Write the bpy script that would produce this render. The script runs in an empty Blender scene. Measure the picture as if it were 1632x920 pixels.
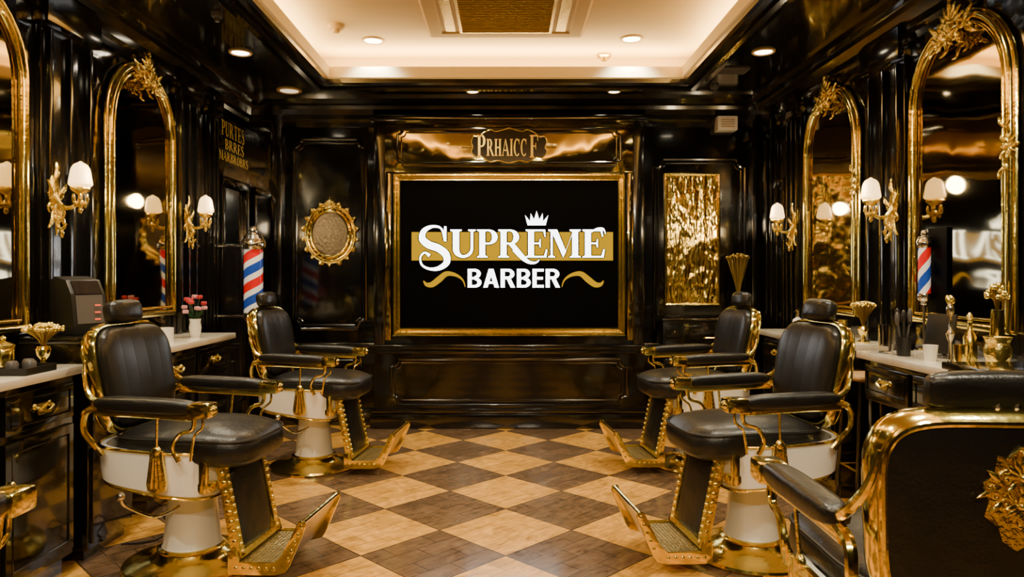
import bpy, bmesh, math, random
from mathutils import Vector, Matrix
R=random.Random(7)
pi=math.pi; rad=math.radians
S=bpy.context.scene
COL=S.collection
# ------------------------------------------------------------------ materials
def newmat(name):
    m=bpy.data.materials.new(name); m.use_nodes=True
    nt=m.node_tree; b=nt.nodes['Principled BSDF']
    return m,nt,b
def pm(name,color,rough=.4,metal=0,coat=0,em=None,ems=0,bump=None,trans=0,var=None,ior=None,stretch=None,spec=None):
    m,nt,b=newmat(name)
    b.inputs['Base Color'].default_value=(*color,1)
    b.inputs['Roughness'].default_value=rough
    b.inputs['Metallic'].default_value=metal
    b.inputs['Coat Weight'].default_value=coat
    b.inputs['Coat Roughness'].default_value=.05
    b.inputs['Transmission Weight'].default_value=trans
    if spec is not None: b.inputs['Specular IOR Level'].default_value=spec
    if ior: b.inputs['IOR'].default_value=ior
    if em:
        b.inputs['Emission Color'].default_value=(*em,1); b.inputs['Emission Strength'].default_value=ems
    tc=nt.nodes.new('ShaderNodeTexCoord'); src=tc.outputs['Object']
    if stretch:
        mp=nt.nodes.new('ShaderNodeMapping'); mp.inputs['Scale'].default_value=stretch
        nt.links.new(src,mp.inputs['Vector']); src=mp.outputs['Vector']
    if bump:
        n=nt.nodes.new('ShaderNodeTexNoise'); n.inputs['Scale'].default_value=bump[0]; n.inputs['Detail'].default_value=bump[2] if len(bump)>2 else 3
        nt.links.new(src,n.inputs['Vector'])
        bp=nt.nodes.new('ShaderNodeBump'); bp.inputs['Strength'].default_value=bump[1]; bp.inputs['Distance'].default_value=bump[3] if len(bump)>3 else .02
        nt.links.new(n.outputs['Fac'],bp.inputs['Height']); nt.links.new(bp.outputs['Normal'],b.inputs['Normal'])
    if var:
        n=nt.nodes.new('ShaderNodeTexNoise'); n.inputs['Scale'].default_value=var[0]; n.inputs['Detail'].default_value=6
        nt.links.new(tc.outputs['Object'],n.inputs['Vector'])
        r=nt.nodes.new('ShaderNodeValToRGB'); r.color_ramp.elements[0].position=.35; r.color_ramp.elements[1].position=.65
        r.color_ramp.elements[0].color=(*color,1); r.color_ramp.elements[1].color=(*var[1],1)
        nt.links.new(n.outputs['Fac'],r.inputs['Fac']); nt.links.new(r.outputs['Color'],b.inputs['Base Color'])
    return m
LAC=pm('black_lacquer',(.003,.0028,.0025),.12,0,.4,bump=(2.2,.30,2,.02),ior=1.55)
LACW=pm('black_lacquer_wavy',(.004,.0035,.003),.08,0,1,bump=(4.0,.6,2,.03),ior=1.9)
LACS=pm('black_lacquer_smooth',(.004,.0036,.003),.14,0,.5,ior=1.7)
GOLD=pm('polished_gold',(1.0,.80,.20),.15,1,0,bump=(30,.12,2,.01))
GOLDO=pm('ornate_gold',(1.0,.78,.20),.24,1,0,bump=(60,.4,3,.01))
DGOLD=pm('antique_gold',(.50,.36,.10),.32,1,0,bump=(50,.3,3,.01))
GLEAF=pm('glowing_gold_leaf_lettering',(1,.70,.14),.38,.5,0,em=(1,.60,.06),ems=.16)  # slight emission put in to brighten the letters, which are no lamp
GLEAFD=pm('faint_glow_gold_leaf_lettering',(.75,.50,.10),.4,.5,0,em=(1,.6,.06),ems=.05)  # duller gold; weak emission lifts the dim wall letters, not a lit sign
BRONZE=pm('bronze_mirror_panel',(.55,.42,.14),.09,1,0,bump=(2.2,.45,2,.05))
AMBER=pm('amber_mirror',(.95,.70,.16),.14,1,0,bump=(5,.7,2,.05),stretch=(2.5,1,.9))
MIRR=pm('smoked_mirror',(.38,.32,.19),.05,1,0,bump=(2.2,.22,1,.03))
OVALG=pm('aged_mirror',(.16,.125,.08),.3,1,0,bump=(40,.3,3,.01))
CREAM=pm('cream_enamel',(.97,.94,.86),.18,0,.5)
CEIL=pm('cream_plaster',(.52,.335,.12),.7,0,0,bump=(40,.05))
LIP=pm('cream_lip',(.95,.85,.6),.6)
WHITE=pm('white_glaze',(.88,.85,.78),.25,0,.3)
CHROME=pm('chrome',(.8,.77,.70),.15,1)
STEEL=pm('brushed_tread_steel',(.62,.53,.32),.33,1,0,bump=(80,.3))
GREY=pm('grey_plastic',(.10,.09,.085),.35)
BLK=pm('matte_black',(.012,.011,.010),.4)
SCREEN=pm('screen_black',(.0004,.0004,.0004),.5,spec=.06)
GLASS=pm('clear_glass',(.95,.9,.82),.03,0,0,trans=1,ior=1.3)
DGLASS=pm('dark_door_glass',(.012,.012,.013),.05,0,1)
TAN=pm('tan_leather',(.45,.26,.10),.45,bump=(60,.2))
RED=pm('red_petal',(.55,.03,.04),.5); PINK=pm('pink_petal',(.75,.35,.38),.5); GREEN=pm('leaf_green',(.03,.09,.03),.5)
SHADE=pm('opal_glass_lit',(.6,.45,.25),.3,em=(1,.62,.23),ems=3.6)
LAMP=pm('downlight_lens',(1,.9,.75),.3,em=(1,.85,.6),ems=14)
LAMPD=pm('downlight_lens_dim',(.8,.7,.55),.3,em=(1,.8,.5),ems=1.2)
LOGOW=pm('logo_white',(.02,.02,.02),.5,em=(1,1,1),ems=7,spec=.05)
LOGOG=pm('logo_gold',(.01,.005,0),.5,em=(1,.52,.0),ems=.80,spec=.02)
REDLED=pm('red_display',(.5,.05,.02),.3,em=(1,.12,.04),ems=1.0)
MARBLE=pm('cream_marble',(.86,.78,.64),.15,0,.3,var=(5,(.72,.62,.46)))
def mathnode(nt):
    def M(op,a,bb=None):
        n=nt.nodes.new('ShaderNodeMath'); n.operation=op
        for i,v in enumerate((a,bb)):
            if v is None: continue
            if isinstance(v,(int,float)): n.inputs[i].default_value=v
            else: nt.links.new(v,n.inputs[i])
        return n.outputs[0]
    return M
def leather():
    m,nt,b=newmat('black_leather')
    b.inputs['Base Color'].default_value=(.011,.010,.009,1); b.inputs['Roughness'].default_value=.33
    tc=nt.nodes.new('ShaderNodeTexCoord')
    v=nt.nodes.new('ShaderNodeTexVoronoi'); v.inputs['Scale'].default_value=130
    n=nt.nodes.new('ShaderNodeTexNoise'); n.inputs['Scale'].default_value=9; n.inputs['Detail'].default_value=4
    nt.links.new(tc.outputs['Object'],v.inputs['Vector']); nt.links.new(tc.outputs['Object'],n.inputs['Vector'])
    b1=nt.nodes.new('ShaderNodeBump'); b1.inputs['Strength'].default_value=.15; b1.inputs['Distance'].default_value=.003
    b2=nt.nodes.new('ShaderNodeBump'); b2.inputs['Strength'].default_value=.5; b2.inputs['Distance'].default_value=.012
    nt.links.new(v.outputs['Distance'],b1.inputs['Height']); nt.links.new(n.outputs['Fac'],b2.inputs['Height'])
    nt.links.new(b2.outputs['Normal'],b1.inputs['Normal']); nt.links.new(b1.outputs['Normal'],b.inputs['Normal'])
    return m
LEATH=leather()
def leather_channel():
    m,nt,b=newmat('black_leather_channelled'); M=mathnode(nt)
    b.inputs['Base Color'].default_value=(.011,.010,.009,1); b.inputs['Roughness'].default_value=.33
    tc=nt.nodes.new('ShaderNodeTexCoord'); sp=nt.nodes.new('ShaderNodeSeparateXYZ')
    nt.links.new(tc.outputs['Object'],sp.inputs[0])
    f=M('PINGPONG',M('ADD',sp.outputs[1],.045),.045)
    f=M('POWER',M('MULTIPLY',f,1/.045),.4)
    bp=nt.nodes.new('ShaderNodeBump'); bp.inputs['Strength'].default_value=.3; bp.inputs['Distance'].default_value=.003
    nt.links.new(f,bp.inputs['Height']); nt.links.new(bp.outputs['Normal'],b.inputs['Normal'])
    return m
LEATHC=leather_channel()
def floor_mat():
    m,nt,b=newmat('diamond_parquet'); M=mathnode(nt); L=nt.links.new
    tc=nt.nodes.new('ShaderNodeTexCoord'); sp=nt.nodes.new('ShaderNodeSeparateXYZ'); L(tc.outputs['Object'],sp.inputs[0])
    d=.70
    x=M('ADD',sp.outputs[0],.35); y=M('SUBTRACT',sp.outputs[1],4.18)
    u=M('ADD',M('DIVIDE',M('ADD',x,y),d),20.5); v=M('ADD',M('DIVIDE',M('SUBTRACT',x,y),d),20.5)
    par=M('FLOORED_MODULO',M('ADD',M('FLOOR',u),M('FLOOR',v)),2.0)
    fu=M('FRACT',u); fv=M('FRACT',v)
    edge=M('MINIMUM',M('MINIMUM',fu,M('SUBTRACT',1,fu)),M('MINIMUM',fv,M('SUBTRACT',1,fv)))
    grout=M('LESS_THAN',edge,.008)
    cb=nt.nodes.new('ShaderNodeCombineXYZ'); L(u,cb.inputs[0]); L(v,cb.inputs[1])
    def brick(c1,c2,mort):
        k=nt.nodes.new('ShaderNodeTexBrick'); L(cb.outputs[0],k.inputs['Vector'])
        k.inputs['Scale'].default_value=1; k.inputs['Brick Width'].default_value=.5; k.inputs['Row Height'].default_value=.25
        k.inputs['Mortar Size'].default_value=.006; k.inputs['Mortar Smooth'].default_value=.3
        k.inputs['Color1'].default_value=(*c1,1); k.inputs['Color2'].default_value=(*c2,1); k.inputs['Mortar'].default_value=(*mort,1)
        return k.outputs['Color']
    lt=brick((.72,.37,.075),(.60,.30,.055),(.42,.20,.035)); dk=brick((.165,.098,.052),(.125,.074,.040),(.05,.03,.018))
    mx=nt.nodes.new('ShaderNodeMix'); mx.data_type='RGBA'; L(par,mx.inputs[0]); L(dk,mx.inputs[6]); L(lt,mx.inputs[7])
    mp=nt.nodes.new('ShaderNodeMapping'); mp.inputs['Scale'].default_value=(1.2,9,1); L(cb.outputs[0],mp.inputs['Vector'])
    n=nt.nodes.new('ShaderNodeTexNoise'); n.inputs['Scale'].default_value=2.2; n.inputs['Detail'].default_value=8; n.inputs['Distortion'].default_value=1.4; n.inputs['Roughness'].default_value=.6
    L(mp.outputs['Vector'],n.inputs['Vector'])
    n2=nt.nodes.new('ShaderNodeTexNoise'); n2.inputs['Scale'].default_value=6; n2.inputs['Detail'].default_value=8; n2.inputs['Distortion'].default_value=2.5
    L(tc.outputs['Object'],n2.inputs['Vector'])
    g=M('ADD',M('ADD',M('MULTIPLY',n.outputs['Fac'],1.7),M('MULTIPLY',n2.outputs['Fac'],1.3)),-.50)
    mm=nt.nodes.new('ShaderNodeMix'); mm.data_type='RGBA'; mm.blend_type='MULTIPLY'; mm.inputs[0].default_value=1
    L(mx.outputs[2],mm.inputs[6]); L(g,mm.inputs[7])
    mg=nt.nodes.new('ShaderNodeMix'); mg.data_type='RGBA'; L(M('MULTIPLY',grout,.8),mg.inputs[0]); L(mm.outputs[2],mg.inputs[6]); mg.inputs[7].default_value=(.03,.018,.01,1)
    L(mg.outputs[2],b.inputs['Base Color'])
    L(M('ADD',M('MULTIPLY',n2.outputs['Fac'],.18),.08),b.inputs['Roughness'])
    return m
FLOOR=floor_mat()
def stripe_mat():
    m,nt,b=newmat('barber_stripes'); M=mathnode(nt); L=nt.links.new
    tc=nt.nodes.new('ShaderNodeTexCoord'); sp=nt.nodes.new('ShaderNodeSeparateXYZ'); L(tc.outputs['Object'],sp.inputs[0])
    a=M('DIVIDE',M('ARCTAN2',sp.outputs[1],sp.outputs[0]),2*pi)
    f=M('FRACT',M('ADD',M('SUBTRACT',M('DIVIDE',sp.outputs[2],.24),a),10))
    r=nt.nodes.new('ShaderNodeValToRGB'); r.color_ramp.interpolation='CONSTANT'
    e=r.color_ramp.elements; e[0].position=0; e[0].color=(.7,.01,.01,1); e[1].position=.30; e[1].color=(.9,.85,.78,1)
    k=e.new(.5); k.color=(.02,.07,.40,1); k=e.new(.80); k.color=(.9,.85,.78,1)
    L(f,r.inputs['Fac']); L(r.outputs['Color'],b.inputs['Base Color']); L(r.outputs['Color'],b.inputs['Emission Color'])
    b.inputs['Emission Strength'].default_value=.22; b.inputs['Roughness'].default_value=.12
    return m
STRIPE=stripe_mat()
# ------------------------------------------------------------------ mesh helpers
def cr(pts,k=6,closed=False):
    P=[Vector(p) for p in pts]; n=len(P); out=[]
    rng=n if closed else n-1
    for i in range(rng):
        if closed: a,b,c,d=P[(i-1)%n],P[i],P[(i+1)%n],P[(i+2)%n]
        else: a,b,c,d=P[max(i-1,0)],P[i],P[i+1],P[min(i+2,n-1)]
        for j in range(k):
            t=j/k
            out.append(.5*((2*b)+(c-a)*t+(2*a-5*b+4*c-d)*t*t+(-a+3*b-3*c+d)*t**3))
    if not closed: out.append(P[-1])
    return out
class MB:
    def __init__(s): s.bm=bmesh.new(); s.mi=0
    def _f(s,vs):
        try:
            f=s.bm.faces.new(vs); f.material_index=s.mi; return f
        except ValueError: return None
    def box(s,c,d,bev=0,rot=None):
        mtx=Matrix.Translation(c)@(rot.to_4x4() if rot else Matrix.Identity(4))@Matrix.Diagonal((*d,1))
        r=bmesh.ops.create_cube(s.bm,size=1,matrix=mtx); vs=r['verts']
        fs={f for v in vs for f in v.link_faces}
        for f in fs: f.material_index=s.mi
        if bev:
            es=list({e for v in vs for e in v.link_edges})
            bmesh.ops.bevel(s.bm,geom=es,offset=bev,segments=2,profile=.6,affect='EDGES',clamp_overlap=True)
        return s
    def bx(s,x0,x1,y0,y1,z0,z1,bev=0):
        return s.box(((x0+x1)/2,(y0+y1)/2,(z0+z1)/2),(x1-x0,y1-y0,z1-z0),bev)
    def rings(s,rs,close=True,capa=True,capb=True):
        V=[[s.bm.verts.new(p) for p in r] for r in rs]
        n=len(V[0])
        for a,b in zip(V[:-1],V[1:]):
            for i in range(n if close else n-1):
                j=(i+1)%n; s._f([a[i],a[j],b[j],b[i]])
        if capa: s._f(V[0][::-1])
        if capb: s._f(V[-1])
        return V
    def lathe(s,prof,c=(0,0,0),n=24,axis=None,ex=1,flute=None):
        rs=[]
        for r,z in prof:
            r=max(r,.0004); rg=[]
            for i in range(n):
                a=2*pi*i/n; rr=r*(1+(flute*math.cos(a*8) if flute else 0))
                p=Vector((rr*math.cos(a)*ex,rr*math.sin(a),z))
                if axis is not None: p=axis@p
                rg.append(p+Vector(c))
            rs.append(rg)
        s.rings(rs); return s
    def tube(s,pts,r,n=8,closed=False,r2=None,up=None):
        P=[Vector(p) for p in pts]; m=len(P)
        if not hasattr(r,'__len__'): r=[r]*m
        elif len(r)!=m:
            r=[(lambda t:(r[int(t)]*(1-(t-int(t)))+r[min(int(t)+1,len(r)-1)]*(t-int(t))))(i/(m-1)*(len(r)-1)) for i in range(m)]
        T=[]
        for i in range(m):
            a=P[(i-1)%m] if closed or i>0 else P[i]; b=P[(i+1)%m] if closed or i<m-1 else P[i]
            t=(b-a); T.append(t.normalized() if t.length>1e-9 else Vector((0,0,1)))
        if up is not None: up=Vector(up)
        nv=None; rs=[]
        for i in range(m):
            t=T[i]
            if up is not None:
                sd=t.cross(up)
                if sd.length<1e-6: sd=t.orthogonal()
                sd.normalize(); nv=sd
            else:
                if nv is None: nv=t.orthogonal().normalized()
                else:
                    nv=nv-t*nv.dot(t)
                    nv=nv.normalized() if nv.length>1e-6 else t.orthogonal().normalized()
            bv=t.cross(nv); k=(r2/ r[0] if r2 else 1)
            rs.append([P[i]+nv*(r[i]*math.cos(2*pi*j/n))+bv*(r[i]*k*math.sin(2*pi*j/n)) for j in range(n)])
        if closed:
            V=[[s.bm.verts.new(p) for p in q] for q in rs]; V.append(V[0])
            for a,b in zip(V[:-1],V[1:]):
                for j in range(n):
                    k=(j+1)%n; s._f([a[j],a[k],b[k],b[j]])
        else: s.rings(rs)
        return s
    def pillow(s,outline,fn,th,p=3.0,rn=7):
        rs=[]; m=len(outline)
        cx=sum(o[0] for o in outline)/m; cy=sum(o[1] for o in outline)/m
        seq=[]
        for i in range(rn+1):
            a=pi/2*i/rn
            seq.append((math.sin(a)**(2/p) if a>0 else .02, -math.cos(a)**(2/p) if i<rn else 0))
        full=seq+[(t,-h) for t,h in seq[-2::-1]]
        for t,h in full:
            t=max(t,.02)
            rs.append([fn(cx+(o[0]-cx)*t,cy+(o[1]-cy)*t,h*th/2) for o in outline])
        s.rings(rs); return s
    def prism(s,poly,fn,w0,w1,bev=0):
        a=[s.bm.verts.new(fn(u,v,w0)) for u,v in poly]; b=[s.bm.verts.new(fn(u,v,w1)) for u,v in poly]
        n=len(a); fs=[s._f(a[::-1]),s._f(b)]
        for i in range(n):
            j=(i+1)%n; fs.append(s._f([a[i],a[j],b[j],b[i]]))
        if bev:
            es=list({e for f in fs if f for e in f.edges})
            bmesh.ops.bevel(s.bm,geom=es,offset=bev,segments=2,profile=.6,affect='EDGES',clamp_overlap=True)
        return s
    def sph(s,c,r,rot=None,u=12,v=8):
        if not hasattr(r,'__len__'): r=(r,r,r)
        mtx=Matrix.Translation(c)@(rot.to_4x4() if rot else Matrix.Identity(4))@Matrix.Diagonal((*r,1))
        q=bmesh.ops.create_uvsphere(s.bm,u_segments=u,v_segments=v,radius=1,matrix=mtx)
        for vv in q['verts']:
            for f in vv.link_faces: f.material_index=s.mi
        return s
    def frame(s,hw,hh,prof,fn):
        rs=[[fn(sx*(hw-o),sy*(hh-o),d) for sx,sy in ((-1,-1),(1,-1),(1,1),(-1,1))] for o,d in prof]
        s.rings(rs,capa=False,capb=False); return s
    def polys(s,ps,fn):
        for p in ps: s._f([s.bm.verts.new(fn(u,v)) for u,v in p])
        return s
    def done(s,name,mat,parent=None,label=None,smooth=True,ang=38):
        bmesh.ops.recalc_face_normals(s.bm,faces=s.bm.faces)
        me=bpy.data.meshes.new(name); s.bm.to_mesh(me); s.bm.free()
        for m in (mat if isinstance(mat,(list,tuple)) else [mat]): me.materials.append(m)
        if smooth:
            for p in me.polygons: p.use_smooth=True
            me.set_sharp_from_angle(angle=rad(ang))
        o=bpy.data.objects.new(name,me); COL.objects.link(o)
        if parent: o.parent=parent
        if label: o['label']=label
        return o
def thing(name,loc,rotz,label,cat,group=None):
    e=bpy.data.objects.new(name,None); e.empty_display_size=.1; COL.objects.link(e)
    e.location=loc; e.rotation_euler=(0,0,rotz); e['label']=label; e['category']=cat
    if group: e['group']=group
    return e
def top(o,label,cat,loc=None,rotz=0,group=None):
    o['label']=label; o['category']=cat
    if loc is not None: o.location=loc
    o.rotation_euler=(0,0,rotz)
    if group: o['group']=group
    return o
def struct(o): o['kind']='structure'; return o
def copytree(src,loc,rotz,label=None):
    n=src.copy(); COL.objects.link(n); n.location=loc; n.rotation_euler=(0,0,rotz)
    if label: n['label']=label
    def rec(a,b):
        for c in a.children:
            k=c.copy(); COL.objects.link(k); k.parent=b; k.matrix_parent_inverse=c.matrix_parent_inverse.copy(); rec(c,k)
    rec(src,n); return n
def light(kind,loc,energy,color=(1,.7,.38),**k):
    l=bpy.data.lights.new(kind.lower()+'_light',kind); l.energy=energy; l.color=color
    rot=k.pop('rot',None)
    for a,b in k.items(): setattr(l,a,b)
    o=bpy.data.objects.new(l.name,l); o.location=loc
    if rot: o.rotation_euler=rot
    COL.objects.link(o); return o
W=2.35; YB=6.55; YF=-1.4; H=2.92; HU=3.2
# ------------------------------------------------------------------ shell
struct(MB().bx(-W-.1,W+.1,YF-.1,YB+.1,-.1,0).done('floor',FLOOR,smooth=False))
struct(MB().bx(-W-.12,-W,YF-.1,YB+.1,0,3.4).done('wall_left',LACW,smooth=False))
struct(MB().bx(W,W+.12,YF-.1,YB+.1,0,3.4).done('wall_right',LACW,smooth=False))
struct(MB().bx(-W,W,YB,YB+.12,0,3.4).done('wall_back',LAC,smooth=False))
struct(MB().bx(-W,W,YF-.12,YF,0,3.4).done('wall_front',LAC,smooth=False))
OX=1.41; OY0=.3; OY1=5.73
m=MB()
for a in ((-W,-OX,YF,YB),(OX,W,YF,YB),(-OX,OX,YF,OY0),(-OX,OX,OY1,YB)):
    m.bx(a[0],a[1],a[2],a[3],H,H+.06)
m.mi=1
m.bx(-1.95,1.95,OY0-.5,YB-.3,HU,HU+.1)
m.bx(-1.90,-1.80,OY0-.45,6.22,H+.06,HU); m.bx(1.80,1.90,OY0-.45,6.22,H+.06,HU)
m.bx(-1.80,1.80,6.16,6.24,H+.06,HU); m.bx(-1.80,1.80,OY0-.45,OY0-.37,H+.06,HU)
struct(m.done('ceiling',[LACS,CEIL],smooth=False))
cyc=(OY0+OY1)/2; hyc=(OY1-OY0)/2
fnc=lambda u,v,d:Vector((u,v+cyc,d))
m=MB().frame(OX,hyc,[(.0,3.01),(.012,3.01),(.012,2.925),(0,2.915)],fnc)
struct(m.done('trim_1',LIP,smooth=False))
pr=[(-.0,2.92),(-.0,2.885),(-.015,2.87),(-.045,2.87),(-.05,2.885),(-.075,2.885),(-.08,2.85),(-.115,2.845),(-.125,2.87),(-.16,2.875),(-.175,2.895),(-.21,2.90),(-.22,2.92)]
struct(MB().frame(OX,hyc,pr,fnc).done('trim_2',LACS,smooth=False))
fr=lambda u,v,d:Vector((u,v+(YF+YB)/2,d))
pr=[(0,2.70),(.02,2.70),(.025,2.74),(.05,2.76),(.055,2.80),(.10,2.84),(.11,2.87),(.16,2.88),(.17,2.92)]
struct(MB().frame(W,(YB-YF)/2,pr,fr).done('trim_3',LACS,smooth=False))
struct(MB().bx(-W,-W+.03,YF,YB,0,.16,.008).done('baseboard_left',LACS))
struct(MB().bx(W-.03,W,YF,YB,0,.16,.008).done('baseboard_right',LACS))
TR=[4]
def trim(mb,mat,**k):
    o=mb.done('trim_%d'%TR[0],mat,**k); TR[0]+=1; return struct(o)
def notch(w,h,r,seg=6):
    pts=[]
    for sx,sy,a0 in ((-1,-1,90),(1,-1,180),(1,1,270),(-1,1,0)):
        cx,cy=sx*w/2,sy*h/2
        for i in range(seg+1):
            a=rad(a0-90*i/seg)
            pts.append((cx+r*math.cos(a),cy+r*math.sin(a)))
    return pts
def panelpath(mb,fn,cu,cv,w,h,r=.06,t=.014):
    mb.tube([fn(cu+u,cv+v,0) for u,v in notch(w,h,r)],t,8,closed=True)
    mb.tube([fn(cu+u,cv+v,0) for u,v in notch(w-.07,h-.07,r*.8)],t*.5,6,closed=True)
FB=lambda y:(lambda u,v,d:Vector((u,y-d,v)))
FL=lambda u,v,d:Vector((-W+d,u,v)); FR=lambda u,v,d:Vector((W-d,u,v))
BY=6.42; BX0,BX1=-1.17,1.23
m=MB().bx(BX0,BX1,BY,YB,0,2.76); trim(m,LAC,smooth=False)
m=MB()
m.bx(BX0-.03,BX1+.03,BY-.05,BY,.70,.74,.01); m.bx(BX0-.02,BX1+.02,BY-.03,BY,.66,.70,.006)
m.bx(BX0-.03,BX1+.03,BY-.06,BY,0,.13,.012); m.bx(BX0-.02,BX1+.02,BY-.035,BY,.13,.17,.008)
m.bx(BX0-.03,BX1+.03,BY-.06,BY+.1,2.72,2.78,.012)
m.bx(BX0,BX0+.10,BY-.03,BY,.74,2.72,.008); m.bx(BX1-.10,BX1,BY-.03,BY,.74,2.72,.008)
panelpath(m,FB(BY),.03,.41,2.1,.40,.07,.016)
trim(m,LACS)
trim(MB().bx(BX0+.1,BX1-.1,BY-.025,BY,2.27,2.72,.006),BRONZE)
m=MB(); panelpath(m,FB(BY-.027),.03,2.49,1.98,.33,.05,.012); trim(m,LACS)
m=MB().bx(BX0+.1,-1.02,BY-.025,BY,.78,2.26,.004).bx(1.08,BX1-.1,BY-.025,BY,.78,2.26,.004); trim(m,BRONZE)
m=MB()
fb=FB(YB)
panelpath(m,fb,-1.60,1.73,.66,1.72,.08,.018)
panelpath(m,fb,1.76,1.60,.82,1.62,.08,.018)
panelpath(m,fb,-1.76,.42,.9,.4,.05,.014)
m.bx(-W,BX0,YB-.05,YB,.70,.745,.01); m.bx(-W,BX0,YB-.04,YB,0,.15,.01)
m.bx(BX1,W,YB-.05,YB,.70,.745,.01); m.bx(BX1,W,YB-.04,YB,0,.15,.01)
m.bx(-2.12,-2.02,YB-.05,YB,.745,2.8,.01)
m.bx(2.22,2.3,YB-.05,YB,.745,2.8,.01)
trim(m,LACS)
def pilaster(fn,y,w,d=.06):
    m=MB()
    def B(u0,u1,v0,v1,dd,bev=.006):
        a=fn(u0,v0,0); b=fn(u1,v1,dd)
        m.bx(min(a.x,b.x),max(a.x,b.x),min(a.y,b.y),max(a.y,b.y),v0,v1,bev)
    B(y-w/2,y+w/2,0,2.8,d*.5)
    B(y-w/2+.03,y-w/2+.06,.3,2.6,d); B(y+w/2-.06,y+w/2-.03,.3,2.6,d)
    if w>.2: B(y-.02,y+.02,.3,2.6,d)
    B(y-w/2-.02,y+w/2+.02,0,.25,d+.02); B(y-w/2-.02,y+w/2+.02,2.62,2.80,d+.02)
    trim(m,LACS)
for y,w in ((2.55,.24),(3.82,.44),(5.24,.34),(5.72,.16)): pilaster(FL,y,w)
for y,w in ((2.95,.2),(4.41,.42),(5.80,.28),(6.3,.2)): pilaster(FR,y,w)
for fn,c in ((FL,(1.9,0.6)),(FR,(2.1,.8))):
    m=MB()
    for y in c: panelpath(m,fn,y,1.85,.9,1.6,.08,.018)
    trim(m,LACS)
def door(n,fn,y0,y1):
    m=MB()
    def B(u0,u1,v0,v1,dd,mi=0,bev=.005):
        a=fn(u0,v0,0); b=fn(u1,v1,dd); m.mi=mi
        m.bx(min(a.x,b.x),max(a.x,b.x),min(a.y,b.y),max(a.y,b.y),v0,v1,bev)
    B(y0,y0+.06,0,2.1,.05); B(y1-.06,y1,0,2.1,.05); B(y0,y1,2.1,2.17,.06); B(y0+.06,y1-.06,0,.25,.03)
    B(y0+.06,y1-.06,1.0,1.06,.03)
    B(y0+.06,y1-.06,.25,2.1,.012,1,0)
    struct(m.done('door_%d'%n,[LACS,DGLASS]))
door(1,FL,5.86,6.48); door(2,FR,5.97,6.19)
# ------------------------------------------------------------------ lettering
def ring(cx,cy,rx,ry,a0,a1,wx,wy,n=14):
    ps=[]
    for i in range(n):
        a=rad(a0+(a1-a0)*i/n); b=rad(a0+(a1-a0)*(i+1)/n)
        o=lambda t:(cx+rx*math.cos(t),cy+ry*math.sin(t)); q=lambda t:(cx+(rx-wx)*math.cos(t),cy+(ry-wy)*math.sin(t))
        ps.append([o(a),o(b),q(b),q(a)])
    return ps
def rc(x0,y0,x1,y1): return [[(x0,y0),(x1,y0),(x1,y1),(x0,y1)]]
def stroke(pts,ws,k=8):
    P=cr([(x,y,0) for x,y in pts],k); m=len(P); ps=[]; E=[]
    for i in range(m):
        t=(P[min(i+1,m-1)]-P[max(i-1,0)]).normalized(); n=Vector((-t.y,t.x,0))
        f=i/(m-1)*(len(ws)-1); j=min(int(f),len(ws)-2); w=ws[j]*(1-(f-j))+ws[j+1]*(f-j)
        E.append(((P[i].x+n.x*w/2,P[i].y+n.y*w/2),(P[i].x-n.x*w/2,P[i].y-n.y*w/2)))
    for a,b in zip(E[:-1],E[1:]): ps.append([a[0],b[0],b[1],a[1]])
    return ps
T_=.20
def stem(x,w=T_,y0=0,y1=1,top=True,bot=True):
    p=rc(x,y0,x+w,y1)
    if top: p+=[[(x-.08,1),(x-.08,.96),(x,.92),(x+w,.92),(x+w+.08,.96),(x+w+.08,1)]]
    if bot: p+=[[(x-.08,0),(x+w+.08,0),(x+w+.08,.04),(x+w,.08),(x,.08),(x-.08,.04)]]
    return p
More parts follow.
